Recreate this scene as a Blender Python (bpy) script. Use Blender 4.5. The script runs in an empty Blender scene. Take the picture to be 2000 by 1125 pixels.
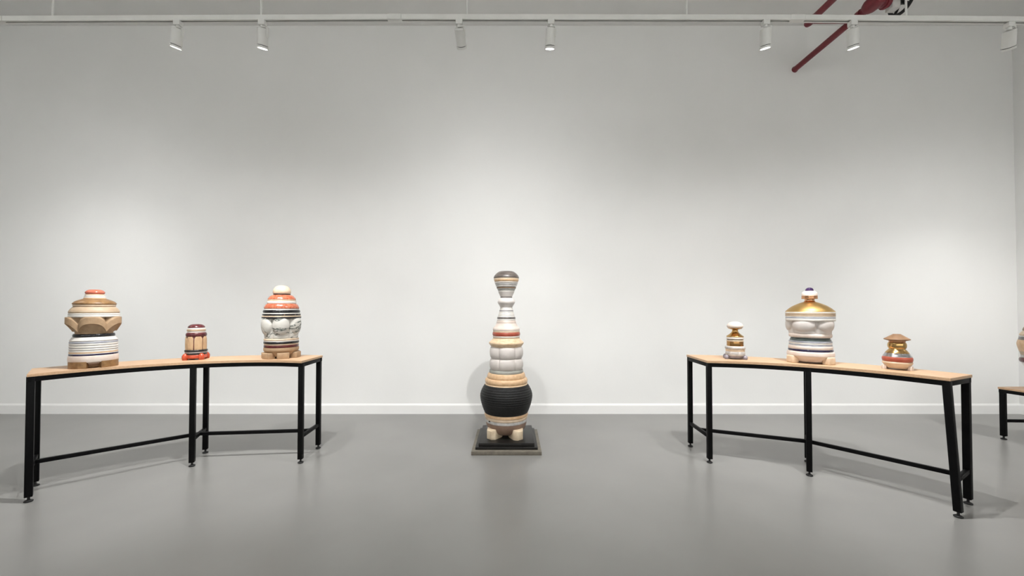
import bpy, bmesh, math, random
from mathutils import Vector, Matrix
from math import sin, cos, pi, radians, atan2, sqrt, tan

random.seed(7)
sc = bpy.context.scene
COL = sc.collection

# ------------------------------------------------------------------ camera
F = 740.0                      # focal length in pixels of the 2000 px wide frame
CAM_Z = 1.40
PITCH = math.atan(11.65 / F)
PPY = 601.0 - 11.65            # principal point row
cam_d = bpy.data.cameras.new('camera')
cam_d.sensor_width = 36.0
cam_d.lens = F / 2000.0 * 36.0
cam_d.shift_y = (PPY - 562.5) / 2000.0
cam_d.clip_start = 0.05
cam = bpy.data.objects.new('camera', cam_d)
COL.objects.link(cam)
cam.location = (0, 0, CAM_Z)
cam.rotation_euler = (pi / 2 + PITCH, 0, 0)
sc.camera = cam

# ------------------------------------------------------------------ world, exposure
w = bpy.data.worlds.new('world')
sc.world = w
w.use_nodes = True
w.node_tree.nodes['Background'].inputs['Color'].default_value = (1, 1, 1, 1)
w.node_tree.nodes['Background'].inputs['Strength'].default_value = 0.05
sc.view_settings.view_transform = 'Standard'
sc.view_settings.look = 'None'
sc.view_settings.gamma = 1.0
sc.view_settings.use_curve_mapping = False
sc.view_settings.exposure = 0.0

LAMP_W = 1.0                   # overall factor on the track lamps


def ray(px, py):
    x = (px - 1000.0) / F
    v = -(py - PPY) / F
    return Vector((x, cos(PITCH) - v * sin(PITCH), sin(PITCH) + v * cos(PITCH)))


def at_depth(px, py, D):
    d = ray(px, py)
    return Vector((0, 0, CAM_Z)) + d * (D / d.y)


def at_height(px, py, z):
    d = ray(px, py)
    return Vector((0, 0, CAM_Z)) + d * ((z - CAM_Z) / d.z)


# ------------------------------------------------------------------ materials
def lin(c):
    return tuple(((v / 255) / 12.92 if v / 255 <= 0.04045 else ((v / 255 + 0.055) / 1.055) ** 2.4) for v in c) + (1,)


MATS = {}


def mat(name, c1, c2=None, scale=20, rough=0.45, metal=0.0, bump=0.0, detail=6, stretch=None,
        spread=(0.35, 0.65), veins=None, spec=0.5, emit=0, bump_scale=None, coat=0.0, distort=0.0):
    m = bpy.data.materials.new(name)
    m.use_nodes = True
    nt = m.node_tree
    b = nt.nodes['Principled BSDF']
    b.inputs['Roughness'].default_value = rough
    b.inputs['Metallic'].default_value = metal
    b.inputs['Specular IOR Level'].default_value = spec
    b.inputs['Base Color'].default_value = lin(c1)
    if coat:
        b.inputs['Coat Weight'].default_value = coat
        b.inputs['Coat Roughness'].default_value = 0.12
    if emit:
        b.inputs['Emission Color'].default_value = lin(c1)
        b.inputs['Emission Strength'].default_value = emit
    tc = nt.nodes.new('ShaderNodeTexCoord')
    mp = nt.nodes.new('ShaderNodeMapping')
    nt.links.new(tc.outputs['Object'], mp.inputs['Vector'])
    if stretch:
        mp.inputs['Scale'].default_value = stretch
    if c2 is not None:
        n = nt.nodes.new('ShaderNodeTexNoise')
        n.inputs['Scale'].default_value = scale
        n.inputs['Detail'].default_value = detail
        n.inputs['Distortion'].default_value = distort
        nt.links.new(mp.outputs['Vector'], n.inputs['Vector'])
        r = nt.nodes.new('ShaderNodeValToRGB')
        r.color_ramp.elements[0].position = spread[0]
        r.color_ramp.elements[1].position = spread[1]
        r.color_ramp.elements[0].color = lin(c1)
        r.color_ramp.elements[1].color = lin(c2)
        nt.links.new(n.outputs['Fac'], r.inputs['Fac'])
        out = r.outputs['Color']
        if veins:
            vcol, vscale, vwidth = veins
            nv = nt.nodes.new('ShaderNodeTexNoise')
            nv.inputs['Scale'].default_value = vscale
            nv.inputs['Detail'].default_value = 8
            nv.inputs['Distortion'].default_value = 1.2
            nt.links.new(mp.outputs['Vector'], nv.inputs['Vector'])
            rv = nt.nodes.new('ShaderNodeValToRGB')
            e = rv.color_ramp.elements
            e[0].position = 0.5 - vwidth
            e[0].color = (0, 0, 0, 1)
            e[1].position = 0.5
            e[1].color = (1, 1, 1, 1)
            e2 = rv.color_ramp.elements.new(0.5 + vwidth)
            e2.color = (0, 0, 0, 1)
            nt.links.new(nv.outputs['Fac'], rv.inputs['Fac'])
            mx = nt.nodes.new('ShaderNodeMix')
            mx.data_type = 'RGBA'
            nt.links.new(rv.outputs['Color'], mx.inputs[0])
            nt.links.new(out, mx.inputs[6])
            mx.inputs[7].default_value = lin(vcol)
            out = mx.outputs[2]
        nt.links.new(out, b.inputs['Base Color'])
    if bump:
        nb = nt.nodes.new('ShaderNodeTexNoise')
        nb.inputs['Scale'].default_value = bump_scale or scale * 3
        nb.inputs['Detail'].default_value = 5
        nt.links.new(mp.outputs['Vector'], nb.inputs['Vector'])
        bp = nt.nodes.new('ShaderNodeBump')
        bp.inputs['Strength'].default_value = bump
        bp.inputs['Distance'].default_value = 0.01
        nt.links.new(nb.outputs['Fac'], bp.inputs['Height'])
        nt.links.new(bp.outputs['Normal'], b.inputs['Normal'])
    MATS[name] = m
    return m


mat('wall_paint', (241, 241, 239), (239, 239, 237), scale=1.5, rough=0.9, bump=0.05, bump_scale=60)
mat('ceiling_paint', (238, 238, 236), (235, 235, 233), scale=1.5, rough=0.95, bump=0.05, bump_scale=40)
mat('floor_paint', (130, 129, 126), (137, 136, 133), scale=1.3, rough=0.28, bump=0.02, bump_scale=9, detail=4)
mat('baseboard_paint', (243, 243, 241), (241, 241, 239), scale=3, rough=0.5)
mat('steel_black', (6, 6, 7), (10, 10, 11), scale=40, rough=0.5, spec=0.12)
mat('rubber', (12, 12, 13), (18, 18, 18), scale=50, rough=0.6)
mat('wood', (206, 172, 138), (188, 152, 118), scale=9, rough=0.45, stretch=(1.2, 14, 14), spread=(0.3, 0.75))
mat('wood_edge', (196, 158, 118), (178, 138, 100), scale=12, rough=0.5, stretch=(2, 2, 60))
mat('lamp_white', (228, 228, 224), (222, 222, 218), scale=10, rough=0.4)
mat('lamp_dark', (70, 70, 70), rough=0.5)
mat('lens', (255, 252, 246), emit=15)
mat('pipe_red', (124, 40, 50), (110, 34, 44), scale=14, rough=0.45)
mat('valve_black', (22, 22, 24), rough=0.5)
mat('tag_white', (214, 212, 208), (196, 194, 190), scale=18, rough=0.5)
# stones and metals of the stacked sculptures
mat('white', (226, 222, 215), (214, 209, 202), scale=14, rough=0.35)
mat('chalk', (214, 207, 202), (204, 197, 191), scale=10, rough=0.5)
mat('blush', (224, 211, 201), (213, 196, 184), scale=14, rough=0.35)
mat('cream', (220, 199, 174), (206, 182, 153), scale=24, rough=0.4)
mat('tan', (220, 186, 148), (206, 168, 128), scale=34, rough=0.4)
mat('travertine', (230, 206, 174), (212, 180, 142), scale=26, rough=0.35, stretch=(1, 1, 3))
mat('foot_stone', (222, 205, 178), (204, 183, 154), scale=22, rough=0.45)
mat('sand', (176, 148, 116), (162, 134, 104), scale=30, rough=0.7, bump=0.1)
mat('beige', (188, 166, 140), (176, 153, 126), scale=18, rough=0.5)
mat('brown_stone', (152, 118, 78), (112, 80, 48), scale=26, rough=0.35, spread=(0.3, 0.7), distort=0.6)
mat('umber', (150, 116, 86), (124, 94, 68), scale=18, rough=0.4)
mat('clay', (150, 124, 106), (132, 106, 90), scale=14, rough=0.5)
mat('oak', (196, 166, 130), (180, 148, 114), scale=16, rough=0.5, stretch=(3, 3, 1))
mat('red_marble', (164, 76, 50), (200, 130, 98), scale=44, rough=0.22, spread=(0.35, 0.75), distort=0.8)
mat('coral', (200, 112, 90), (188, 98, 76), scale=16, rough=0.22)
mat('brick_red', (176, 92, 72), (160, 74, 56), scale=20, rough=0.3)
mat('orange_red', (192, 82, 52), (164, 62, 38), scale=30, rough=0.25, spread=(0.3, 0.7))
mat('plum', (78, 34, 38), (104, 52, 54), scale=50, rough=0.18, spread=(0.4, 0.7))
mat('maroon', (92, 40, 40), (74, 30, 32), scale=40, rough=0.22)
mat('black_stone', (24, 24, 26), (34, 34, 38), scale=30, rough=0.25)
mat('speckled_black', (26, 24, 24), (150, 120, 96), scale=60, rough=0.22, spread=(0.62, 0.72))
mat('coal', (18, 18, 18), (32, 32, 32), scale=70, rough=0.5, spec=0.3, bump=0.5, bump_scale=160)
mat('plinth_black', (20, 19, 18), (30, 28, 26), scale=26, rough=0.35, spec=0.35)
mat('plinth_grey', (118, 112, 100), (102, 96, 86), scale=24, rough=0.6)
mat('navy', (30, 27, 56), (40, 36, 66), scale=30, rough=0.22)
mat('violet', (48, 30, 66), (62, 40, 80), scale=30, rough=0.12)
mat('grey', (140, 138, 138), (158, 156, 156), scale=22, rough=0.4)
mat('blue_grey', (150, 152, 162), (172, 174, 180), scale=22, rough=0.35)
mat('dark_grey', (98, 94, 92), (120, 114, 110), scale=26, rough=0.35, distort=0.5)
mat('dark_green_grey', (66, 76, 74), (92, 102, 100), scale=20, rough=0.35, stretch=(1, 1, 4))
mat('sage_grey', (166, 166, 158), (150, 150, 142), scale=14, rough=0.5)
mat('lavender', (150, 144, 152), (122, 116, 126), scale=24, rough=0.3)
mat('head_grey', (108, 100, 94), (78, 70, 66), scale=18, rough=0.35, stretch=(1, 1, 5))
mat('grey_white', (206, 202, 198), (174, 172, 170), scale=24, rough=0.3, distort=1.0)
mat('veined', (212, 209, 202), (198, 195, 187), scale=8, rough=0.22, veins=((46, 62, 56), 2.6, 0.016), stretch=(1, 1, 2.4))
mat('brass', (208, 170, 110), (194, 154, 96), scale=8, rough=0.2, metal=1.0)
mat('brass_satin', (212, 176, 114), (200, 162, 100), scale=8, rough=0.36, metal=1.0)
mat('brass_dark', (184, 142, 92), (164, 122, 74), scale=8, rough=0.22, metal=1.0)
mat('copper', (208, 156, 116), rough=0.22, metal=1.0)
mat('silver', (196, 194, 196), rough=0.22, metal=1.0)


# ------------------------------------------------------------------ mesh helpers
def link(o, parent=None):
    COL.objects.link(o)
    if parent is not None:
        o.parent = parent
    return o


def mesh_obj(name, verts, faces, material, parent=None, smooth=None, loc=None, rot=None):
    me = bpy.data.meshes.new(name)
    me.from_pydata([tuple(v) for v in verts], [], faces)
    bm = bmesh.new()
    bm.from_mesh(me)
    bmesh.ops.remove_doubles(bm, verts=bm.verts, dist=1e-6)
    bmesh.ops.recalc_face_normals(bm, faces=bm.faces)
    bm.to_mesh(me)
    bm.free()
    if smooth:
        for p in me.polygons:
            p.use_smooth = True
        me.set_sharp_from_angle(angle=radians(smooth))
    me.materials.append(MATS[material])
    o = bpy.data.objects.new(name, me)
    if loc is not None:
        o.location = loc
    if rot is not None:
        o.rotation_euler = rot
    return link(o, parent)


def bm_obj(name, bm, material, parent=None, smooth=None, loc=None, rot=None):
    me = bpy.data.meshes.new(name)
    bmesh.ops.recalc_face_normals(bm, faces=bm.faces)
    bm.to_mesh(me)
    bm.free()
    if smooth:
        for p in me.polygons:
            p.use_smooth = True
        me.set_sharp_from_angle(angle=radians(smooth))
    me.materials.append(MATS[material])
    o = bpy.data.objects.new(name, me)
    if loc is not None:
        o.location = loc
    if rot is not None:
        o.rotation_euler = rot
    return link(o, parent)


def box(name, size, center, material, parent=None, rotz=0, bevel=0.0, seg=2):
    bm = bmesh.new()
    bmesh.ops.create_cube(bm, size=1)
    bmesh.ops.scale(bm, vec=size, verts=bm.verts)
    if bevel:
        bmesh.ops.bevel(bm, geom=bm.edges[:], offset=bevel, segments=seg, affect='EDGES', profile=0.5)
    return bm_obj(name, bm, material, parent, smooth=40 if bevel else None, loc=center, rot=(0, 0, rotz))


def lathe(name, prof, material, parent=None, seg=72, smooth=38, loc=None, rot=None):
    """prof: list of (r, z) from the bottom axis side up to the top."""
    verts, faces = [], []
    n = len(prof)
    for r, z in prof:
        for k in range(seg):
            a = 2 * pi * k / seg
            verts.append((r * cos(a), r * sin(a), z))
    for i in range(n - 1):
        for k in range(seg):
            k2 = (k + 1) % seg
            faces.append((i * seg + k, i * seg + k2, (i + 1) * seg + k2, (i + 1) * seg + k))
    faces.append(tuple(range(seg))[::-1])
    faces.append(tuple((n - 1) * seg + k for k in range(seg)))
    return mesh_obj(name, verts, faces, material, parent, smooth=smooth, loc=loc, rot=rot)


def tube_between(name, a, b, r, material, parent=None, seg=20):
    a, b = Vector(a), Vector(b)
    d = b - a
    q = Vector((0, 0, 1)).rotation_difference(d.normalized())
    o = lathe(name, [(r, 0), (r, d.length)], material, parent, seg=seg)
    o.location = a
    o.rotation_euler = q.to_euler()
    return o


def bar_between(name, a, b, wx, wz, material, parent=None, bevel=0.003):
    """horizontal or slanting rectangular tube, wx across, wz high."""
    a, b = Vector(a), Vector(b)
    d = b - a
    c = (a + b) / 2
    bm = bmesh.new()
    bmesh.ops.create_cube(bm, size=1)
    bmesh.ops.scale(bm, vec=(d.length, wx, wz), verts=bm.verts)
    bmesh.ops.bevel(bm, geom=bm.edges[:], offset=bevel, segments=2, affect='EDGES', profile=0.5)
    rz = atan2(d.y, d.x)
    ry = -math.asin(d.z / d.length)
    return bm_obj(name, bm, material, parent, smooth=40, loc=c, rot=(0, ry, rz))


def thing(name, label, cat, loc=(0, 0, 0), rotz=0, group=None):
    o = bpy.data.objects.new(name, None)
    o.empty_display_size = 0.1
    COL.objects.link(o)
    o.location = loc
    o.rotation_euler = (0, 0, rotz)
    o['label'] = label
    o['category'] = cat
    if group:
        o['group'] = group
    return o


def struct(o, label, cat):
    o['kind'] = 'structure'
    o['label'] = label
    o['category'] = cat
    return o


# ------------------------------------------------------------------ room shell
D_WALL = at_height(1000, 808, 0).y
X_RIGHT = at_depth(1985, 500, D_WALL).x
X_LEFT = -7.6
Y_BACK = -5.0
Z_CEIL = at_depth(1000, 50, D_WALL).z
T = 0.15
struct(box('floor', (X_RIGHT - X_LEFT + 2 * T, D_WALL - Y_BACK + 2 * T, T),
           ((X_LEFT + X_RIGHT) / 2, (D_WALL + Y_BACK) / 2, -T / 2), 'floor_paint'),
       'smooth grey painted concrete gallery floor', 'floor')
struct(box('ceiling', (X_RIGHT - X_LEFT + 2 * T, D_WALL - Y_BACK + 2 * T, T),
           ((X_LEFT + X_RIGHT) / 2, (D_WALL + Y_BACK) / 2, Z_CEIL + T / 2), 'ceiling_paint'),
       'plain off-white gallery ceiling', 'ceiling')
struct(box('wall_front', (X_RIGHT - X_LEFT + 2 * T, T, Z_CEIL),
           ((X_LEFT + X_RIGHT) / 2, D_WALL + T / 2, Z_CEIL / 2), 'wall_paint'),
       'wide white gallery wall behind the sculptures', 'wall')
struct(box('wall_back', (X_RIGHT - X_LEFT + 2 * T, T, Z_CEIL),
           ((X_LEFT + X_RIGHT) / 2, Y_BACK - T / 2, Z_CEIL / 2), 'wall_paint'),
       'white gallery wall facing the wide wall', 'wall')
struct(box('wall_right', (T, D_WALL - Y_BACK, Z_CEIL),
           (X_RIGHT + T / 2, (D_WALL + Y_BACK) / 2, Z_CEIL / 2), 'wall_paint'),
       'white side wall beyond the low bench', 'wall')
struct(box('wall_left', (T, D_WALL - Y_BACK, Z_CEIL),
           (X_LEFT - T / 2, (D_WALL + Y_BACK) / 2, Z_CEIL / 2), 'wall_paint'),
       'white side wall beyond the longer curved table', 'wall')

BB_H, BB_T = 0.133, 0.016


def baseboard(name, length, loc, rotz, label):
    prof = [(0, 0), (BB_T, 0), (BB_T, BB_H - 0.024), (BB_T - 0.004, BB_H - 0.014), (0.003, BB_H), (0, BB_H)]
    v = [(-length / 2, -p[0], p[1]) for p in prof] + [(length / 2, -p[0], p[1]) for p in prof]
    n = len(prof)
    f = [(i, (i + 1) % n, n + (i + 1) % n, n + i) for i in range(n)] + [tuple(range(n)), tuple(range(2 * n - 1, n - 1, -1))]
    struct(mesh_obj(name, v, f, 'baseboard_paint', loc=loc, rot=(0, 0, rotz)), label, 'baseboard')


baseboard('baseboard_front', X_RIGHT - X_LEFT, ((X_LEFT + X_RIGHT) / 2, D_WALL, 0), 0, 'white baseboard along the wide wall')
baseboard('baseboard_right', D_WALL - Y_BACK, (X_RIGHT, (D_WALL + Y_BACK) / 2, 0), -pi / 2, 'white baseboard along the side wall by the bench')
baseboard('baseboard_left', D_WALL - Y_BACK, (X_LEFT, (D_WALL + Y_BACK) / 2, 0), pi / 2, 'white baseboard along the side wall by the long table')


# ------------------------------------------------------------------ curved steel tables
def circle3(p, q, r):
    ax, ay, bx, by, cx, cy = p[0], p[1], q[0], q[1], r[0], r[1]
    d = 2 * (ax * (by - cy) + bx * (cy - ay) + cx * (ay - by))
    ux = ((ax * ax + ay * ay) * (by - cy) + (bx * bx + by * by) * (cy - ay) + (cx * cx + cy * cy) * (ay - by)) / d
    uy = ((ax * ax + ay * ay) * (cx - bx) + (bx * bx + by * by) * (ax - cx) + (cx * cx + cy * cy) * (bx - ax)) / d
    return Vector((ux, uy)), sqrt((ax - ux) ** 2 + (ay - uy) ** 2)


def arc_pts(p, q, r, off, ext, n=28):
    """points on the circle through p, q, r, from p to r, radius + off, both ends drawn out by ext metres."""
    c, R = circle3(p, q, r)
    a0 = atan2(p[1] - c.y, p[0] - c.x)
    a1 = atan2(r[1] - c.y, r[0] - c.x)
    am = atan2(q[1] - c.y, q[0] - c.x)
    d = (a1 - a0 + pi) % (2 * pi) - pi
    s = 1 if d > 0 else -1
    a0 -= s * ext / R
    d += s * 2 * ext / R
    return [Vector((c.x + (R + off) * cos(a0 + d * k / n), c.y + (R + off) * sin(a0 + d * k / n))) for k in range(n + 1)]


def prism(name, outline, z0, z1, material, parent, bevel=0.0):
    n = len(outline)
    v = [(p.x, p.y, z0) for p in outline] + [(p.x, p.y, z1) for p in outline]
    f = [(i, (i + 1) % n, n + (i + 1) % n, n + i) for i in range(n)] + [tuple(range(n))[::-1], tuple(range(n, 2 * n))]
    bm = bmesh.new()
    vs = [bm.verts.new(p) for p in v]
    for q in f:
        bm.faces.new([vs[i] for i in q])
    if bevel:
        es = [e for e in bm.edges if abs(e.verts[0].co.z - e.verts[1].co.z) < 1e-6]
        bmesh.ops.bevel(bm, geom=es, offset=bevel, segments=2, affect='EDGES', profile=0.5)
    return bm_obj(name, bm, material, parent, smooth=30)


def steel_table(name, label, cat, fronts, backs, H, leg=0.040, lean=None, wood_t=0.021, rail=0.036, zs=0.235, back_stretcher=False):
    """fronts, backs: three floor points each (end, middle, end)."""
    lean = lean or {}
    org = Vector((fronts[1].x, fronts[1].y, 0))
    t = thing(name, label, cat, org)
    fl = [Vector((p.x - org.x, p.y - org.y)) for p in fronts]
    bl = [Vector((p.x - org.x, p.y - org.y)) for p in backs]
    h = leg / 2
    # which side of the front circle do the back legs lie on
    cf, Rf = circle3(*fl)
    sgn = 1 if (bl[1] - cf).length > Rf else -1
    zt = H - wood_t
    fa = arc_pts(*fl, -sgn * (h + 0.004), h + 0.004)
    ba = arc_pts(*bl, sgn * (h + 0.004), h + 0.004)
    top = prism('tabletop', fa + ba[::-1], zt, H, 'wood', t, bevel=0.002)
    # curved rails and end rails under the top
    for nm, pts, s in (('front_rail', fl, -sgn), ('back_rail', bl, sgn)):
        o = arc_pts(*pts, s * h, h)
        i = arc_pts(*pts, -s * h * 0.5, h)
        prism(nm, o + i[::-1], zt - rail, zt, 'steel_black', t, bevel=0.002)
    for k in (0, 2):
        bar_between('end_rail', (fl[k].x, fl[k].y, zt - rail / 2), (bl[k].x, bl[k].y, zt - rail / 2), leg, rail, 'steel_black', t)
    foot_h = 0.036
    for row, pts in ((0, fl), (1, bl)):
        for k in range(3):
            d = bl[k] - fl[k]
            rz = atan2(d.y, d.x)
            p = pts[k]
            dx, dy = lean.get((row, k), (0, 0))
            a = (h, -h)
            vs = []
            for z, ox, oy in ((foot_h, dx, dy), (zt - 0.002, 0, 0)):
                for sx, sy in ((1, 1), (-1, 1), (-1, -1), (1, -1)):
                    lx, ly = sx * h, sy * h
                    vs.append((lx * cos(rz) - ly * sin(rz) + ox, lx * sin(rz) + ly * cos(rz) + oy, z))
            bm = bmesh.new()
            vv = [bm.verts.new(q) for q in vs]
            for q in ((0, 1, 2, 3), (4, 5, 6, 7), (0, 1, 5, 4), (1, 2, 6, 5), (2, 3, 7, 6), (3, 0, 4, 7)):
                bm.faces.new([vv[i] for i in q])
            bmesh.ops.bevel(bm, geom=bm.edges[:], offset=0.003, segments=2, affect='EDGES', profile=0.5)
            lo = bm_obj('leg', bm, 'steel_black', t, smooth=40, loc=(p.x, p.y, 0))
            lathe('levelling_foot', [(0.019, 0), (0.024, 0.003), (0.024, 0.008), (0.016, 0.013), (0.008, 0.016), (0.007, 0.04)],
                  'rubber', lo, seg=24, loc=(dx, dy, 0))
    mids = []
    for k in range(3):
        if back_stretcher:
            mids.append(bl[k])
            continue
        ln = Vector(lean.get((0, k), (0, 0))) * (1 - zs / zt)
        bar_between('cross_bar', (fl[k].x + ln.x, fl[k].y + ln.y, zs), (bl[k].x, bl[k].y, zs), 0.028, 0.030, 'steel_black', t)
        mids.append((fl[k] + bl[k]) / 2)
    for k in range(2):
        bar_between('stretcher', (mids[k].x, mids[k].y, zs), (mids[k + 1].x, mids[k + 1].y, zs), 0.026, 0.030, 'steel_black', t)
    return t


def fp(px, py):
    return at_height(px, py, 0.0)


H_TABLE = 0.922
LF = [fp(55.5, 980), fp(375, 910.5), fp(587, 904)]
LB = [fp(68.5, 949), fp(401, 884.5), fp(621.5, 875.5)]
steel_table('curved_table', 'longer curved birch-topped console table on black steel legs, carrying the veined marble urn', 'table',
            LF, LB, H_TABLE)
RF = [fp(1386, 903.5), fp(1581, 929), fp(1872, 1010) + Vector((-0.005, 0.05, 0))]
RB = [fp(1348.5, 872), fp(1577, 902), fp(1891, 984)]
steel_table('curved_table', 'curved birch-topped console table on black steel legs, carrying the urn with a brass dome', 'table',
            RF, RB, H_TABLE, lean={(0, 2): (0.005, -0.05)})

# low bench past the right end of the second table
BENCH_H = 0.552
b0 = fp(1960.5, 858)
BB = [b0, b0 + Vector((0.62, -0.02, 0)), b0 + Vector((1.22, -0.20, 0))]
BF = [b0 + Vector((0.07, -0.36, 0)), b0 + Vector((0.58, -0.38, 0)), b0 + Vector((1.08, -0.53, 0))]
steel_table('low_bench', 'low curved bench with birch top and black steel legs beside the white side wall', 'bench',
            BF, BB, BENCH_H, zs=0.197, back_stretcher=True)


# ------------------------------------------------------------------ stacked sculptures
class Stack:
    """rings measured on an enlarged view: u0, v0 its corner in the photo, k photo pixels per enlarged pixel, ax the axis."""

    def __init__(self, name, label, cat, ax, u0, v0, k, D, base_z, group=None):
        self.u0, self.v0, self.k, self.D, self.bz = u0, v0, k, D, base_z
        self.px = u0 + ax * k
        p = at_depth(self.px, 600, D)
        self.x = p.x
        self.phi = atan2(self.x, D)
        self.s = k * D / F * cos(self.phi)
        self.t = thing(name, label, cat, (self.x, D, base_z), -self.phi, group)
        self.seg = 72

    def z(self, y):
        return at_depth(self.px, self.v0 + y * self.k, self.D).z - self.bz

    def band(self, name, y0, y1, r0, r1, m, bev=0.2):
        """straight or conical ring from y0 (top) to y1 (bottom) with eased edges."""
        z1, z0 = self.z(y0) + 0.0004, self.z(y1) - 0.0004
        R1, R0 = r0 * self.s, r1 * self.s
        b = min(bev * (z1 - z0), 0.012)
        prof = []
        for q in range(4):
            a = pi / 2 * q / 3
            prof.append((R0 - b + b * sin(a), z0 + b - b * cos(a)))
        for q in range(4):
            a = pi / 2 * q / 3
            prof.append((R1 - b + b * cos(a), z1 - b + b * sin(a)))
        return lathe(name, prof, MATS[m].name, self.t, self.seg)

    def round(self, name, y0, y1, r, m, d=None):
        """half-round ring, widest r, drawn in by d towards top and bottom."""
        z1, z0 = self.z(y0) + 0.0004, self.z(y1) - 0.0004
        h = (z1 - z0) / 2
        d = h if d is None else d * self.s
        R = r * self.s
        prof = [(R - d + d * cos(a), (z0 + z1) / 2 + h * sin(a)) for a in [(-pi / 2 + pi * q / 12) for q in range(13)]]
        return lathe(name, prof, m, self.t, self.seg)

    def pts(self, name, pts, m):
        """(y, r) points from the top down, smoothed only by shading."""
        prof = [(max(r * self.s, 0.0005), self.z(y)) for y, r in pts][::-1]
        return lathe(name, prof, m, self.t, self.seg, smooth=45)

    def curve(self, name, pts, m, n=6):
        """Catmull-Rom through the (y, r) points."""
        P = [pts[0]] + list(pts) + [pts[-1]]
        out = []
        for i in range(1, len(P) - 2):
            for q in range(n):
                t = q / n
                c = []
                for j in (0, 1):
                    a, b, cc, d = P[i - 1][j], P[i][j], P[i + 1][j], P[i + 2][j]
                    c.append(0.5 * (2 * b + (cc - a) * t + (2 * a - 5 * b + 4 * cc - d) * t * t + (3 * b - a - 3 * cc + d) * t ** 3))
                out.append(tuple(c))
        out.append(pts[-1])
        return self.pts(name, out, m)

    def lobed(self, name, y0, y1, m, n, phase, fn, na=22, nv=30, rows=None):
        """fn(u, t): radius in enlarged pixels; u -1..1 across one lobe, t 0 (top)..1 (bottom)."""
        z1, z0 = self.z(y0), self.z(y1)
        verts, faces = [], []
        tot = n * na
        for i in range(nv + 1):
            for k in range(tot):
                u = ((k % na) + 0.0) / na * 2 - 1
                t = rows(u, i / nv) if rows else i / nv
                a = radians(phase) - pi / 2 + (k // na + (u + 1) / 2 - 0.5) * 2 * pi / n
                r = fn(u, t) * self.s
                verts.append((r * cos(a), r * sin(a), z1 + (z0 - z1) * t))
        for i in range(nv):
            for k in range(tot):
                k2 = (k + 1) % tot
                faces.append((i * tot + k, i * tot + k2, (i + 1) * tot + k2, (i + 1) * tot + k))
        faces.append(tuple(range(tot)))
        faces.append(tuple(nv * tot + k for k in range(tot))[::-1])
        return mesh_obj(name, verts, faces, m, self.t, smooth=40)

    def foot(self, ang, rad, size, m, taper=1.0, bevel=0.2, height=None, name='foot', drop=0.0):
        """block foot: ang degrees from the side facing the lens, rad from the axis, size (across, radial, y extent)."""
        a = radians(ang) - pi / 2
        sx, sy = size[0] * self.s, size[1] * self.s
        h = size[2] * self.k * self.D / F
        bm = bmesh.new()
        bmesh.ops.create_cube(bm, size=1)
        for v in bm.verts:
            f = taper if v.co.z > 0 else 1.0
            v.co = Vector((v.co.x * sy * f, v.co.y * sx * f, (v.co.z + 0.5) * h))
        bmesh.ops.bevel(bm, geom=bm.edges[:], offset=bevel * min(sx, sy, h), segments=3, affect='EDGES', profile=0.5)
        return bm_obj(name, bm, m, self.t, smooth=35, loc=(rad * self.s * cos(a), rad * self.s * sin(a), drop), rot=(0, 0, a))

    def ball_foot(self, ang, rad, r, h, m, name='foot'):
        a = radians(ang) - pi / 2
        R = r * self.s
        H = h * self.k * self.D / F
        prof = [(R * (0.80 + 0.2 * sin(pi * q / 8)) if q < 5 else R * cos((q - 4) / 6 * pi / 2) ** 0.6 + 0.0004, H * (q / 10)) for q in range(11)]
        return lathe(name, prof, m, self.t, 28, loc=(rad * self.s * cos(a), rad * self.s * sin(a), 0))

    def arc_foot(self, ang, width, r_in, r_out, h, m, name='foot', bevel=0.16):
        """foot shaped like a piece of a thick ring, width degrees wide."""
        hh = h * self.k * self.D / F
        n = 12
        a0 = radians(ang - width / 2) - pi / 2
        st = radians(width) / n
        o = [Vector((r_out * self.s * cos(a0 + st * q), r_out * self.s * sin(a0 + st * q))) for q in range(n + 1)]
        i = [Vector((r_in * self.s * cos(a0 + st * q), r_in * self.s * sin(a0 + st * q))) for q in range(n + 1)]
        out = o + i[::-1]
        N = len(out)
        bm = bmesh.new()
        vb = [bm.verts.new((p.x, p.y, 0)) for p in out]
        vt = [bm.verts.new((p.x, p.y, hh)) for p in out]
        bm.faces.new(vb[::-1])
        bm.faces.new(vt)
        for q in range(N):
            bm.faces.new((vb[q], vb[(q + 1) % N], vt[(q + 1) % N], vt[q]))
        es = [e for e in bm.edges if abs(e.calc_face_angle(0)) > radians(40)]
        bmesh.ops.bevel(bm, geom=es, offset=bevel * hh, segments=3, affect='EDGES', profile=0.5)
        return bm_obj(name, bm, m, self.t, smooth=40)


ZT = H_TABLE - 0.0001
URN = 'stacked stone urns on the curved tables'

# --- urn with red cap, carved sandstone flower and brown block feet
S = Stack('stacked_urn', 'stacked stone urn with red cap and carved sandstone middle on brown block feet', 'sculpture',
          505, 100, 545, 0.16885, 3.09, ZT, URN)
S.curve('cap', [(122, 2), (123, 60), (132, 92), (148, 115), (160, 119), (172, 112), (180, 100)], 'coral')
S.band('band', 178, 196, 118, 118, 'cream')
S.round('ring', 194, 211, 128, 'white')
S.round('ring', 210, 222, 132, 'white')
S.band('band', 220, 229, 133, 135, 'tan')
S.curve('shoulder', [(228, 138), (238, 170), (255, 222), (272, 250), (284, 262), (294, 258), (299, 244)], 'brown_stone')
S.band('band', 297, 315, 254, 254, 'cream')
S.band('band', 314, 324, 250, 248, 'umber')
S.curve('shoulder', [(322, 250), (335, 268), (355, 288), (372, 299), (384, 302), (394, 296), (399, 286)], 'beige')
S.round('ring', 394, 416, 303, 'white', 10)
S.round('ring', 414, 439, 304, 'white', 10)


def band_top(u):
    return 0.015 + 0.40 * abs(u) ** 2.6


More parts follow.
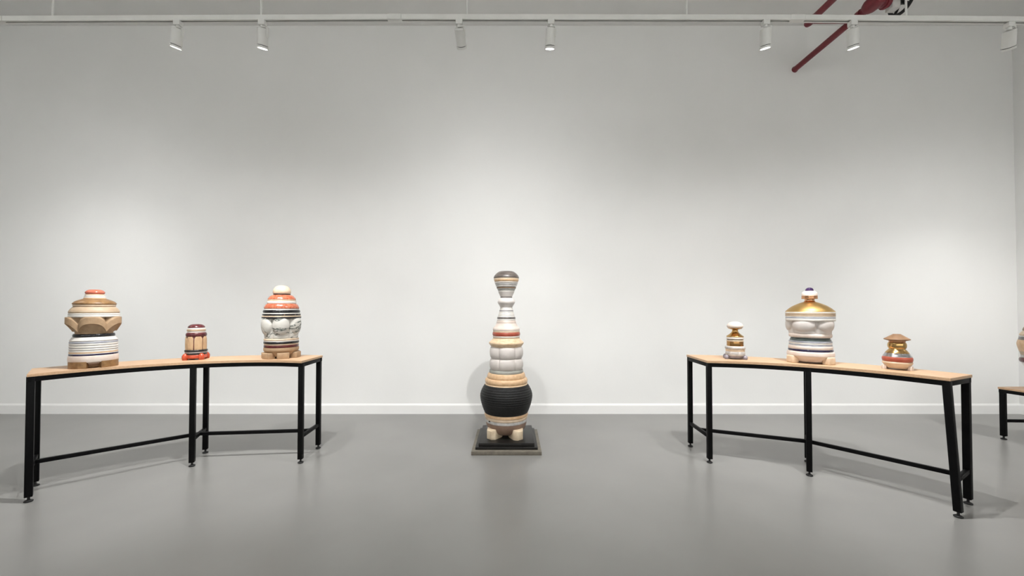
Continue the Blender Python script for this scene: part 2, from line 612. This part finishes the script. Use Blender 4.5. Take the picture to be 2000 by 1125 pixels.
def band_low(u):
    return 0.36 + 0.46 * abs(u) ** 2.4


def vault_rows(u, f):
    """rows gather on the two arched edges of each petal."""
    a, b = band_top(u), band_low(u)
    if f < 0.3:
        return a * f / 0.3
    if f < 0.5:
        return a + (b - a) * (f - 0.3) / 0.2
    return b + (1 - b) * (f - 0.5) / 0.5


def vault(u, t):
    a, b = band_top(u), band_low(u)
    R = 338 - 62 * abs(u) ** 1.8
    if t < a - 1e-6:
        return R - (10 + 34 * u * u) * (1 - (t / a) ** 1.5) * min(1, a / 0.12)
    if t <= b + 1e-6:
        return R
    q = (t - b) / (1 - b)
    return 222 + (R - 14 - 222) * (1 - sqrt(max(0, 1 - (1 - q) ** 2)))


S.lobed('carved_flower', 437, 641, 'sand', 5, -6, vault, na=40, nv=40, rows=vault_rows)
S.round('ring', 628, 668, 250, 'black_stone', 16)
S.band('band', 664, 716, 268, 284, 'white', 0.35)
S.band('band', 712, 734, 286, 287, 'blue_grey', 0.3)
yy = 733
for hgt, rr, mm in ((22, 287, 'white'), (8, 282, 'grey_white'), (20, 288, 'white'), (7, 283, 'blue_grey'), (17, 288, 'white'),
                    (7, 284, 'grey'), (17, 288, 'white'), (12, 288, 'tan'), (10, 287, 'white')):
    S.band('band', yy, yy + hgt, rr, rr, mm, 0.25)
    yy += hgt
S.band('band', 849, 872, 290, 291, 'navy', 0.3)
S.curve('base_plate', [(868, 286), (878, 295), (905, 300), (930, 298), (944, 290), (950, 260), (958, 225), (985, 190)], 'blush')
S.band('base', 950, 1004, 215, 205, 'umber', 0.1)
for a in (45, 135, 225, 315):
    S.arc_foot(a, 57, 150, 304, 76, 'brown_stone', bevel=0.26)

# --- small jar with plum dome and orange feet
S = Stack('stacked_jar', 'small stacked jar with plum dome and ribbed tan body on orange-red feet', 'sculpture',
          555, 335, 615, 0.08889, 3.53, ZT, URN)
S.curve('dome', [(200, 2), (202, 70), (212, 125), (232, 165), (256, 190), (274, 195), (288, 188)], 'plum')
S.round('ring', 284, 319, 206, 'white', 10)
S.round('ring', 317, 352, 212, 'beige', 8)
S.round('ring', 350, 391, 202, 'white', 10)
S.round('collar', 384, 478, 238, 'plum', 40)


def staves(u, t):
    R = 222 + 24 * sqrt(max(0, 1 - ((t - 0.55) / 0.75) ** 2))
    top = 16 * max(0, (0.22 - t) / 0.22) ** 2 * (0.3 + 1.2 * u * u)
    bot = 14 * max(0, (t - 0.86) / 0.14) ** 2
    r = R - 11 * u * u - top - bot
    if abs(u) > 0.93 - 0.34 * max(0, (0.2 - t) / 0.2) ** 2:
        r -= 26
    return r


S.lobed('ribbed_body', 470, 778, 'oak', 7, 12, staves, na=32, nv=40)
S.band('core', 470, 778, 222, 224, 'maroon', 0.05)
S.round('ring', 758, 800, 262, 'black_stone', 14)
S.band('band', 798, 828, 254, 252, 'grey', 0.3)
S.round('ring', 824, 868, 244, 'black_stone', 12)
S.band('base', 862, 942, 248, 256, 'orange_red', 0.2)
for a in (-68, 27, 112, 200):
    S.ball_foot(a, 256, 74, 148, 'orange_red')

# --- urn with cream egg and veined marble
S = Stack('stacked_urn', 'stacked urn with cream egg finial, red marble tiers and green-veined white body', 'sculpture',
          447, 485, 545, 0.14672, 3.66, ZT, URN)
S.curve('finial', [(84, 2), (88, 45), (102, 82), (125, 106), (150, 119), (172, 123), (190, 120), (199, 113)], 'cream')
S.band('band', 197, 214, 117, 117, 'black_stone')
S.curve('tier', [(212, 122), (222, 145), (240, 168), (258, 183), (270, 189), (279, 185)], 'red_marble')
S.band('band', 277, 298, 190, 191, 'cream')
S.round('ring', 297, 331, 198, 'white', 8)
S.curve('tier', [(329, 196), (338, 210), (356, 224), (374, 233), (388, 236), (399, 230)], 'red_marble')
S.round('ring', 396, 416, 235, 'white', 6)
S.round('ring', 413, 452, 250, 'black_stone', 12)
S.band('band', 450, 463, 251, 252, 'white')
S.round('ring', 461, 489, 258, 'speckled_black', 8)
S.band('band', 487, 501, 262, 263, 'cream')
S.round('ring', 499, 523, 266, 'black_stone', 8)


def egg_lobe(R0, R1, bulge, tc=0.38, th=0.46):
    def fn(u, t):
        base = R0 + (R1 - R0) * t ** 1.3 - 15 * u * u
        q = 1 - (u / 0.96) ** 2 - ((t - tc) / th) ** 2
        r = base + bulge * (sqrt(q) if q > 0 else 0)
        if abs(u) > 0.93:
            r -= 7
        return r - 8 * max(0, (t - 0.94) / 0.06)
    return fn


S.lobed('lobed_body', 520, 790, 'veined', 6, -2, egg_lobe(252, 232, 38, 0.36, 0.42), na=26)
S.round('ring', 784, 808, 236, 'cream', 8)
S.round('ring', 806, 824, 233, 'white', 5)
S.round('ring', 822, 851, 239, 'black_stone', 8)
S.band('band', 849, 867, 233, 232, 'cream')
S.round('ring', 864, 906, 235, 'maroon', 10)
S.curve('base', [(902, 236), (915, 238), (940, 236), (955, 222), (985, 196), (1012, 170), (1016, 165)], 'sand')
for a in range(6, 366, 60):
    S.foot(a, 205, (158, 100, 76), 'sand', taper=1.02, bevel=0.1)

# --- tall sculpture on stepped plinth
PD = 3.945
PX = at_depth(989, 600, PD).x
plinth = thing('plinth', 'low stepped plinth of two black slabs on a grey-brown board', 'plinth', (PX + 0.006, PD, 0))
box('base_board', (0.668, 0.665, 0.036), (0, 0, 0.018), 'plinth_grey', plinth, bevel=0.002)
box('lower_slab', (0.600, 0.590, 0.024), (0, 0.006, 0.036 + 0.012), 'plinth_black', plinth, bevel=0.002)
box('upper_slab', (0.540, 0.560, 0.034), (0, 0.010, 0.060 + 0.017), 'plinth_black', plinth, bevel=0.002)
PZ = 0.094
S = Stack('totem_sculpture', 'tall bottle-shaped totem of stacked stone rings with a black belly on a stepped plinth', 'sculpture',
          500, 900, 515, 0.17787, PD, PZ - 0.0001)
S.seg = 96
S.curve('cap', [(84, 2), (85, 66), (98, 96), (122, 122), (144, 136), (156, 139), (166, 134)], 'head_grey')
S.band('band', 164, 181, 138, 137, 'cream')
S.band('band', 179, 194, 136, 133, 'tan')
for y0, y1, r0, r1, mm in ((193, 205, 128, 127, 'beige'), (204, 219, 130, 126, 'white'), (218, 224, 122, 121, 'grey'), (223, 238, 123, 119, 'grey_white'),
                           (237, 243, 114, 114, 'dark_grey'), (242, 254, 117, 112, 'white'), (253, 264, 108, 106, 'grey'),
                           (263, 272, 108, 105, 'brown_stone'), (271, 283, 102, 98, 'grey_white'), (282, 294, 97, 93, 'sage_grey'), (293, 300, 90, 88, 'grey'),
                           (299, 310, 92, 88, 'white')):
    S.band('band', y0, y1, r0, r1, mm, 0.3)
S.band('cone', 309, 361, 88, 66, 'chalk', 0.05)
S.round('ring', 358, 377, 65, 'dark_grey', 5)
S.curve('bobbin', [(375, 58), (380, 72), (396, 86), (412, 94), (424, 95), (436, 91), (460, 76), (482, 66)], 'chalk')
for y0, y1, r0, r1, mm in ((481, 496, 66, 69, 'white'), (495, 512, 70, 74, 'white'), (511, 524, 76, 78, 'grey'), (523, 539, 77, 81, 'white'),
                           (538, 556, 82, 86, 'white'), (555, 572, 87, 90, 'white'), (571, 587, 91, 95, 'white')):
    S.band('band', y0, y1, r0, r1, mm, 0.3)
S.round('ring', 584, 609, 101, 'dark_grey', 8)
S.band('band', 606, 622, 100, 102, 'white', 0.3)
S.band('band', 620, 652, 102, 109, 'blush', 0.2)
S.curve('flare', [(650, 108), (665, 114), (685, 126), (702, 142), (712, 147), (728, 147), (737, 142)], 'blush')
S.band('band', 734, 750, 146, 146, 'cream')
S.round('ring', 746, 793, 152, 'brick_red', 12)
S.round('ring', 790, 803, 149, 'white', 4)
S.band('band', 801, 814, 146, 145, 'cream')
S.curve('flange', [(811, 142), (820, 147), (840, 168), (856, 186), (866, 190), (878, 187), (895, 174), (908, 164)], 'travertine')


def pillow(u, t):
    v = 2 * t - 1
    R = 160 + 31 * sqrt(max(0, 1 - v * v * 0.98))
    r = R - 14 * u * u
    if abs(u) > 0.93:
        r -= 5
    return r


S.lobed('lobed_block', 904, 1034, 'chalk', 6, 3, pillow, na=24, nv=24)
S.lobed('lobed_block', 1032, 1160, 'chalk', 6, 3, pillow, na=24, nv=24)
Y5 = 1040.0                          # the lower enlarged view continues the same scale


def y5(v):
    return v + Y5


S.round('ring', y5(116), y5(158), 185, 'sage_grey', 10)
S.curve('step', [(y5(150), 186), (y5(156), 197), (y5(180), 207), (y5(198), 209), (y5(212), 203)], 'tan')
S.round('step', y5(205), y5(272), 232, 'tan', 26)
S.band('band', y5(264), y5(276), 230, 233, 'travertine', 0.3)
n_rib = 13
pts = []
for q in range(n_rib * 4 + 1):
    f = q / (n_rib * 4)
    y = y5(272 + (582 - 272) * f)
    if f < 0.40:
        r = 284 - 54 * ((0.40 - f) / 0.40) ** 1.75
    else:
        r = 284 - 50 * ((f - 0.40) / 0.60) ** 1.7
    amp = 4.5 if f < 0.62 else 1.8
    r += amp * (abs(sin(pi * q / 4)) - 0.6)
    pts.append((y, r))
S.pts('black_belly', pts, 'coal')
S.band('band', y5(572), y5(612), 236, 238, 'tan', 0.2)
S.round('ring', y5(606), y5(645), 233, 'cream', 10)
wr = S.band('band', y5(640), y5(676), 227, 226, 'grey_white', 0.15)
a = radians(-52) - pi / 2
zc = S.z(y5(640))
chip = mesh_obj('chip', [(-0.016, 0, -0.003), (-0.004, 0, 0.012), (0.016, 0, 0.013), (0.012, 0, -0.001),
                         (-0.016, 0.006, -0.003), (-0.004, 0.006, 0.012), (0.016, 0.006, 0.013), (0.012, 0.006, -0.001)],
                [(0, 1, 2, 3), (4, 5, 6, 7), (0, 1, 5, 4), (1, 2, 6, 5), (2, 3, 7, 6), (3, 0, 4, 7)], 'black_stone', wr,
                loc=(227.6 * S.s * cos(a), 227.6 * S.s * sin(a), zc - 0.012), rot=(0, 0, a + pi / 2))
S.curve('bowl', [(y5(664), 222), (y5(690), 221), (y5(720), 214), (y5(750), 201), (y5(774), 183), (y5(793), 158), (y5(806), 126), (y5(812), 92)], 'clay')


def facet_foot(st, ang):
    """faceted block that leans outward and narrows back under the bowl."""
    a = radians(ang) - pi / 2
    s = st.s
    v = []
    for x, hw, z0, z1 in ((0, 8, 34, 80), (110, 46, 16, 96), (212, 62, 6, 104), (248, 34, 0, 88)):
        v += [(x * s, -hw * s, z0 * s), (x * s, hw * s, z0 * s), (x * s, hw * s, z1 * s), (x * s, -hw * s, z1 * s)]
    for i in (8, 9, 12, 13, 4, 5):
        v[i] = (v[i][0], v[i][1], 0)
    v[0] = (v[0][0], v[0][1], 0.04)
    v[1] = (v[1][0], v[1][1], 0.04)
    f = [(0, 1, 2, 3), (12, 13, 14, 15)]
    for i in range(3):
        for j in range(4):
            f.append((i * 4 + j, i * 4 + (j + 1) % 4, (i + 1) * 4 + (j + 1) % 4, (i + 1) * 4 + j))
    bm = bmesh.new()
    vv = [bm.verts.new(p) for p in v]
    for q in f:
        bm.faces.new([vv[i] for i in q])
    bmesh.ops.bevel(bm, geom=bm.edges[:], offset=0.0025, segments=2, affect='EDGES', profile=0.5)
    return bm_obj('foot', bm, 'foot_stone', st.t, smooth=30, loc=(0, 0, 0), rot=(0, 0, a))


for a in (-47, 36, 142, 222):
    facet_foot(S, a)

# --- small jar with white egg on a brass stem
S = Stack('stacked_jar', 'small stacked jar with a white egg finial on a flared brass stem', 'sculpture',
          507, 1390, 610, 0.08889, 3.56, ZT, URN)
S.curve('finial', [(203, 2), (207, 58), (222, 112), (248, 152), (278, 177), (304, 184), (326, 177), (347, 158)], 'blush')
S.curve('stem', [(344, 166), (358, 145), (374, 95), (386, 70), (402, 66), (425, 74), (455, 98), (488, 140), (515, 184), (528, 194), (541, 192)], 'brass')
S.round('ring', 538, 586, 196, 'white', 12)
S.band('band', 582, 608, 182, 182, 'black_stone')
S.round('ring', 604, 638, 190, 'cream', 8)
S.band('drum', 634, 742, 187, 189, 'brass_dark', 0.04)
S.round('ring', 736, 806, 232, 'grey_white', 26)
S.band('band', 800, 852, 212, 216, 'cream', 0.2)
S.round('ring', 846, 948, 222, 'grey_white', 22)
S.band('base', 940, 992, 205, 190, 'lavender', 0.1)
for a in (-52, 66, 150, 250):
    S.ball_foot(a, 240, 52, 96, 'lavender')

# --- urn with brass dome
S = Stack('stacked_urn', 'stacked white urn with a large brass dome and a violet ball finial', 'sculpture',
          505, 1505, 550, 0.15106, 3.33, ZT, URN)
S.curve('ball', [(77, 2), (79, 22), (88, 42), (104, 54), (116, 57), (127, 54)], 'violet')
S.curve('collar', [(121, 56), (128, 80), (142, 98), (160, 105), (178, 106), (187, 104)], 'blush')
S.band('collar', 184, 205, 107, 107, 'copper', 0.1)
S.band('collar', 203, 224, 107, 108, 'copper', 0.1)
S.curve('neck', [(222, 70), (236, 66), (252, 70), (268, 88)], 'copper')
S.curve('brass_dome', [(262, 80), (272, 115), (292, 172), (318, 232), (345, 276), (368, 306), (381, 323), (390, 326), (396, 318)], 'brass_satin')
S.round('ring', 391, 408, 328, 'white', 5)
S.band('band', 406, 428, 328, 327, 'beige', 0.2)
S.band('band', 427, 446, 326, 328, 'beige', 0.2)
S.round('ring', 444, 456, 327, 'white', 4)
S.band('band', 454, 474, 326, 327, 'blue_grey', 0.2)
S.round('ring', 470, 506, 328, 'white', 8)
S.lobed('lobed_body', 502, 672, 'chalk', 5, -18, egg_lobe(300, 284, 32, 0.36, 0.44), na=30)
S.round('ring', 666, 716, 285, 'blush', 16)
S.band('band', 712, 742, 258, 258, 'dark_green_grey', 0.15)
S.band('band', 740, 764, 268, 270, 'dark_green_grey', 0.2)
S.band('band', 762, 782, 283, 283, 'blue_grey', 0.25)
S.band('band', 780, 800, 282, 283, 'white', 0.25)
S.band('band', 798, 824, 282, 283, 'blue_grey', 0.25)
S.round('ring', 820, 872, 292, 'blush', 14)
S.round('ring', 866, 896, 296, 'navy', 8)
S.curve('base_plate', [(892, 296), (902, 308), (925, 314), (945, 314), (958, 300), (975, 276), (1000, 246), (1022, 218)], 'blush')
for a in (-54, 54, 128, 232):
    S.foot(a, 284, (150, 112, 92), 'cream', taper=0.94, bevel=0.14)

# --- small jar with brown hat
S = Stack('stacked_jar', 'small stacked jar with brown conical hat over a brass and silver neck', 'sculpture',
          572, 1700, 635, 0.08885, 2.95, ZT, URN)
S.curve('hat', [(194, 2), (195, 80), (206, 104), (240, 176), (275, 246), (296, 292), (308, 304), (320, 296), (338, 220), (346, 190)], 'umber')
S.band('neck', 342, 378, 192, 186, 'copper', 0.1)
S.round('brass_ring', 374, 514, 220, 'brass', 40)
S.curve('brass_cone', [(510, 184), (524, 190), (555, 226), (590, 262), (612, 278)], 'brass')
S.curve('silver_cone', [(610, 280), (640, 298), (668, 322), (684, 332), (694, 328)], 'silver')
S.round('ring', 680, 800, 352, 'brick_red', 44)
S.curve('base', [(794, 330), (806, 344), (826, 348), (846, 330), (880, 300), (915, 262), (940, 225)], 'cream')
for a in (-72, 66, 152, 232):
    S.foot(a, 314, (132, 92, 98), 'blush', taper=0.9, bevel=0.14)

# --- vase standing on the low bench
S = Stack('stacked_vase', 'stacked stone vase with grey and tan layers above a maroon rim on the low bench', 'sculpture',
          0, 2044, 0, 1.0, 3.86, BENCH_H - 0.0001)
S.round('finial', 588, 612, 20, 'cream', 14)
S.band('band', 610, 618, 30, 33, 'cream')
S.curve('shoulder', [(617, 34), (626, 39), (633, 44), (638, 46)], 'sage_grey')
S.curve('shoulder', [(637, 45), (641, 48), (645, 50), (648, 49)], 'brown_stone')
S.curve('shoulder', [(646, 48), (650, 53), (654, 57), (657, 56)], 'cream')
S.curve('layer', [(656, 55), (658, 57), (660, 57.5)], 'grey_white')
S.curve('layer', [(659, 57.5), (662, 58.5), (666, 60)], 'dark_grey')
S.curve('layer', [(665, 60), (669, 62), (674, 63), (681, 61), (688, 58)], 'tan')
S.curve('layer', [(687, 58), (691, 56.5), (695, 55)], 'beige')
S.curve('layer', [(694, 55), (698, 54.5), (702, 54)], 'grey_white')
S.round('rim', 700, 710, 59, 'maroon', 5)
S.curve('bowl', [(708, 53), (712, 53), (718, 48), (726, 40), (733, 36)], 'white')
S.band('base', 731, 742, 36, 38, 'tan')
for a in (-45, 45, 135, 225):
    S.foot(a, 27, (18, 16, 18), 'cream', bevel=0.1)

# ------------------------------------------------------------------ lighting track and lamps
TR_D = 2.63
TRK = [(10, 39.0), (785, 35.5), (1570, 36.6), (2000, 41.0)]


def track_pt(px):
    if px <= 785:
        y = 35.5 + (39.0 - 35.5) * (785 - px) / 775
    elif px <= 1570:
        y = 35.5 + (36.6 - 35.5) * (px - 785) / 785
    else:
        y = 36.6 + (41.0 - 36.6) * (px - 1570) / 430
        y = min(y, 43.0)
    return at_depth(px, max(30, y), TR_D)


def lighting_track(px0, px1, rods, label):
    a, b = track_pt(px0), track_pt(px1)
    t = thing('lighting_track', label, 'lighting track', (a + b) / 2, 0, 'sections of the ceiling lighting track')
    d = b - a
    L = d.length - 0.004
    hw, hh, wt = 0.017, 0.017, 0.005
    prof = [(-hw, -hh), (-0.006, -hh), (-0.006, -hh + 0.010), (0.006, -hh + 0.010), (0.006, -hh), (hw, -hh),
            (hw, 0.0), (hw - 0.0, hh), (-hw, hh), (-hw, 0.004), (-hw + 0.0, -0.002)]
    prof = [(-hw, -hh), (-0.006, -hh), (-0.006, -hh + 0.012), (0.006, -hh + 0.012), (0.006, -hh), (hw, -hh), (hw, hh), (-hw, hh)]
    n = len(prof)
    v = [(-L / 2, p[0], p[1]) for p in prof] + [(L / 2, p[0], p[1]) for p in prof]
    f = [(i, (i + 1) % n, n + (i + 1) % n, n + i) for i in range(n)] + [tuple(range(n)), tuple(range(2 * n - 1, n - 1, -1))]
    ry = -math.asin(d.z / d.length)
    mesh_obj('rail', v, f, 'lamp_white', t, rot=(0, ry, 0))
    # the dark contact slot inside the underside
    o = box('contact_slot', (L - 0.05, 0.0116, 0.004), (0, 0, -hh + 0.0115), 'lamp_dark', t)
    o.rotation_euler = (0, ry, 0)
    c = box('connector', (0.10, 0.038, 0.037), (d.x / 2 - 0.05, 0, d.z / 2), 'lamp_white', t, bevel=0.002)
    for px in rods:
        p = track_pt(px)
        r = tube_between('suspension_rod', (p.x - t.location.x, 0, p.z - t.location.z + hh - 0.002),
                         (p.x - t.location.x, 0, Z_CEIL - t.location.z + 0.002), 0.0065, 'lamp_white', t, seg=12)
    return t


lighting_track(-830, 10, [-700, -300], 'white lighting track section beyond the end lamp over the longer curved table')
lighting_track(10, 785, [103, 510], 'white lighting track section above the longer curved table')
lighting_track(785, 1570, [912, 1341], 'white lighting track section above the tall totem')
lighting_track(1570, 2340, [1770, 2200], 'white lighting track section in front of the red sprinkler pipe')
lighting_track(2340, 2860, [2600], 'white lighting track section above the low bench')


def track_lamp(base, aim, label, power, beam=90, spill=0, blend=1.0, group='track lamps', long=0.107, rad=0.034):
    """spot on a track: adapter, swivel, yoke, housing, dark gap, front rim and lens."""
    t = thing('track_lamp', label, 'lamp', base, 0, group)
    box('adapter', (0.046, 0.036, 0.034), (0, 0, -0.0155), 'lamp_white', t, bevel=0.003)
    lathe('swivel', [(0.011, -0.048), (0.013, -0.044), (0.013, -0.030)], 'lamp_white', t, seg=20)
    piv = Vector((0, 0, -0.052))
    d = (Vector(aim) - (Vector(base) + piv)).normalized()
    q = Vector((0, 0, -1)).rotation_difference(d)
    rot = q.to_euler()
    hs = lathe('housing', [(rad - 0.004, -long), (rad, -long + 0.001), (rad, -0.004), (rad - 0.004, 0.0)], 'lamp_white', t, seg=40, loc=piv, rot=rot)
    yk = mesh_obj('yoke', [(rad - 0.004, -0.009, -0.050), (rad + 0.004, -0.009, -0.050), (rad + 0.004, 0.009, -0.050), (rad - 0.004, 0.009, -0.050),
                           (rad - 0.004, -0.009, 0.008), (rad + 0.006, -0.009, 0.012), (rad + 0.006, 0.009, 0.012), (rad - 0.004, 0.009, 0.008),
                           (-0.010, -0.009, 0.008), (-0.010, -0.009, 0.012), (-0.010, 0.009, 0.012), (-0.010, 0.009, 0.008)],
                  [(0, 1, 2, 3), (0, 1, 5, 4), (1, 2, 6, 5), (2, 3, 7, 6), (3, 0, 4, 7), (4, 5, 9, 8), (5, 6, 10, 9), (6, 7, 11, 10), (7, 4, 8, 11), (8, 9, 10, 11)],
                  'lamp_white', t, loc=piv, rot=rot)
    lathe('gap', [(rad - 0.005, -long - 0.005), (rad - 0.005, -long + 0.001)], 'lamp_dark', t, seg=40, loc=piv, rot=rot)
    # front ring, open in the middle
    r0, r1 = rad - 0.005, rad + 0.002
    zz = -long - 0.004
    seg = 40
    v, f = [], []
    for (r, z) in ((r1, zz), (r1, zz - 0.014), (r0, zz - 0.014), (r0, zz)):
        for k in range(seg):
            v.append((r * cos(2 * pi * k / seg), r * sin(2 * pi * k / seg), z))
    for i in range(4):
        for k in range(seg):
            f.append((i * seg + k, i * seg + (k + 1) % seg, ((i + 1) % 4) * seg + (k + 1) % seg, ((i + 1) % 4) * seg + k))
    mesh_obj('front_ring', v, f, 'lamp_white', t, smooth=40, loc=piv, rot=rot)
    lathe('lens', [(r0 + 0.001, zz - 0.0135), (r0 + 0.001, zz - 0.002)], 'lens', t, seg=40, loc=piv, rot=rot)
    for nm, pw, bm_deg in (('beam', power, beam), ('spill', spill, 165)):
        if not pw:
            continue
        ld = bpy.data.lights.new(nm, 'SPOT')
        ld.energy = pw * LAMP_W
        ld.spot_size = radians(bm_deg)
        ld.spot_blend = blend
        ld.shadow_soft_size = 0.02
        ld.color = (1.0, 0.995, 0.988)
        lo = bpy.data.objects.new(nm, ld)
        COL.objects.link(lo)
        lo.parent = t
        lo.location = piv + d * (long + 0.022)
        lo.rotation_euler = rot
    return t


def tb(px):
    p = track_pt(px)
    return Vector((p.x, p.y, p.z - 0.017))


TABLE_P, CENTRE_P, FILL_P, SPILL_P = 155, 125, 790, 78
track_lamp(tb(348), (-3.20, 3.25, 0.85), 'lit white track lamp tipped towards the urn on brown block feet', TABLE_P, spill=SPILL_P)
track_lamp(tb(513), (-2.25, 3.45, 0.85), 'lit white track lamp next to a suspension rod, above the veined marble urn', TABLE_P, spill=SPILL_P)
track_lamp(tb(897), (-0.22, D_WALL, 1.50), 'white track lamp with its lens turned away towards the wide wall', 92, beam=158)
track_lamp(tb(1076), (0.20, 3.75, 0.70), 'lit white track lamp hanging straight down above the tall totem', CENTRE_P, spill=SPILL_P)
track_lamp(tb(1495), (2.25, 3.45, 0.85), 'lit white track lamp beside the open end of the red sprinkler pipe', TABLE_P * 0.85, spill=SPILL_P)
track_lamp(tb(1665), (3.00, 3.25, 0.85), 'lit white track lamp hanging in front of the red sprinkler pipe', TABLE_P * 0.85, spill=SPILL_P)
track_lamp(tb(1971), (4.7, 3.7, 1.0), 'white track lamp turned away towards the low bench', 15, spill=30)
track_lamp(tb(2540), (5.65, 4.3, 0.8), 'lit white track lamp above the low bench', TABLE_P * 0.85, spill=SPILL_P)
track_lamp(tb(-330), (-5.6, 4.9, 0.8), 'unseen white track lamp added beyond the longer curved table', 90, spill=SPILL_P)  # extra lamp added out of view, lights the left end of the wall

# added track of unseen fill lamps behind the camera, bounced off the back wall
def rear_fill_track(y, xs, where):
    z = tb(1000).z
    t = thing('lighting_track', 'added white lighting track for unseen fill lamps across ' + where, 'lighting track', (0, y, z + 0.017), 0,
              'sections of the ceiling lighting track')
    box('rail', (X_RIGHT - X_LEFT - 0.6, 0.034, 0.034), ((X_RIGHT + X_LEFT) / 2, 0, 0), 'lamp_white', t, bevel=0.002)
    for k in range(9):
        x = X_LEFT + 0.6 + k * (X_RIGHT - X_LEFT - 1.2) / 8
        tube_between('suspension_rod', (x, 0, 0.015), (x, 0, Z_CEIL - z - 0.015), 0.0065, 'lamp_white', t, seg=12)
    for x in xs:
        track_lamp(Vector((x, y, z)), (x, Y_BACK, 3.1), 'unseen fill lamp added on the rear track, turned towards the back wall', FILL_P,
                   beam=112, group='added fill lamps washing the back wall')


rear_fill_track(-2.6, [-5.4, -1.9, 1.6, 5.0], 'the back of the room')

# ------------------------------------------------------------------ red sprinkler pipes
we = at_depth(1552, 136, D_WALL)
ZP = we.z
sp = thing('sprinkler_pipe', 'dark red sprinkler pipe with a side branch and a valve with a black handwheel', 'pipe', (we.x, D_WALL, ZP))


def along(px, py):
    """point at the pipe's height under that pixel, in the pipe's own frame."""
    p = at_height(px, py, ZP)
    return Vector((p.x - we.x, p.y - D_WALL, 0))


R_P = 0.034
tube_between('main_pipe', (0, 0.01, 0), (0, Y_BACK - D_WALL - 0.01, 0), R_P, 'pipe_red', sp, seg=28)
lathe('wall_collar', [(R_P + 0.006, 0), (R_P + 0.006, 0.008)], 'pipe_red', sp, seg=28, rot=(pi / 2, 0, 0))
br = along(1582, 42)
cp = Vector((0, br.y, 0))
tube_between('branch_pipe', (br.x, br.y, 0), (br.x, Y_BACK - D_WALL - 0.01, 0), R_P, 'pipe_red', sp, seg=28)
tube_between('cross_pipe', (br.x - 0.01, br.y, 0), (0.02, br.y, 0), 0.022, 'pipe_red', sp, seg=24)
lathe('elbow', [(0.012, -0.056), (0.034, -0.045), (0.042, -0.02), (0.043, 0.01), (0.040, 0.04), (0.040, 0.06)], 'pipe_red', sp, seg=28,
      loc=(br.x, br.y + 0.0, 0), rot=(pi / 2, 0, 0))
for yo in (0.0, -0.10, -0.21, -0.30):
    lathe('coupling', [(0.036, -0.03), (0.046, -0.024), (0.046, 0.024), (0.036, 0.03)], 'pipe_red', sp, seg=28,
          loc=(0, br.y + yo, 0), rot=(pi / 2, 0, 0))
vy = br.y - 0.26
lathe('valve_body', [(0.030, -0.10), (0.058, -0.085), (0.072, -0.05), (0.076, 0.0), (0.072, 0.05), (0.058, 0.085), (0.030, 0.10)], 'pipe_red', sp, seg=32,
      loc=(0.0, vy, 0.0), rot=(pi / 2, 0, 0))
lathe('valve_neck', [(0.052, 0.0), (0.052, 0.10), (0.062, 0.105), (0.062, 0.125), (0.046, 0.13), (0.046, 0.155)], 'pipe_red', sp, seg=32,
      loc=(0.0, vy, 0.0), rot=(0, pi / 2, 0))
box('valve_cover', (0.085, 0.08, 0.15), (0.195, vy, -0.005), 'tag_white', sp, bevel=0.004)
lathe('valve_stem', [(0.016, 0.0), (0.016, 0.12)], 'valve_black', sp, seg=20, loc=(0.23, vy, 0.0), rot=(0, pi / 2, 0))
# handwheel: rim, spokes, hub around the x axis
hwx = 0.285
RW = 0.125
v, f = [], []
sg, st_ = 40, 10
for i in range(sg):
    A = 2 * pi * i / sg
    for j in range(st_):
        B = 2 * pi * j / st_
        rr = RW + 0.017 * cos(B)
        v.append((0.014 * sin(B), rr * cos(A), rr * sin(A)))
for i in range(sg):
    for j in range(st_):
        f.append((i * st_ + j, ((i + 1) % sg) * st_ + j, ((i + 1) % sg) * st_ + (j + 1) % st_, i * st_ + (j + 1) % st_))
hw = mesh_obj('handwheel', v, f, 'valve_black', sp, smooth=60, loc=(hwx, vy, 0.02))
for q in range(5):
    A = 2 * pi * q / 5 + 0.3
    tube_between('spoke', (0, 0, 0), (0, RW * cos(A), RW * sin(A)), 0.013, 'valve_black', hw, seg=10)
lathe('hub', [(0.034, -0.03), (0.034, 0.015)], 'valve_black', hw, seg=20, rot=(0, pi / 2, 0))
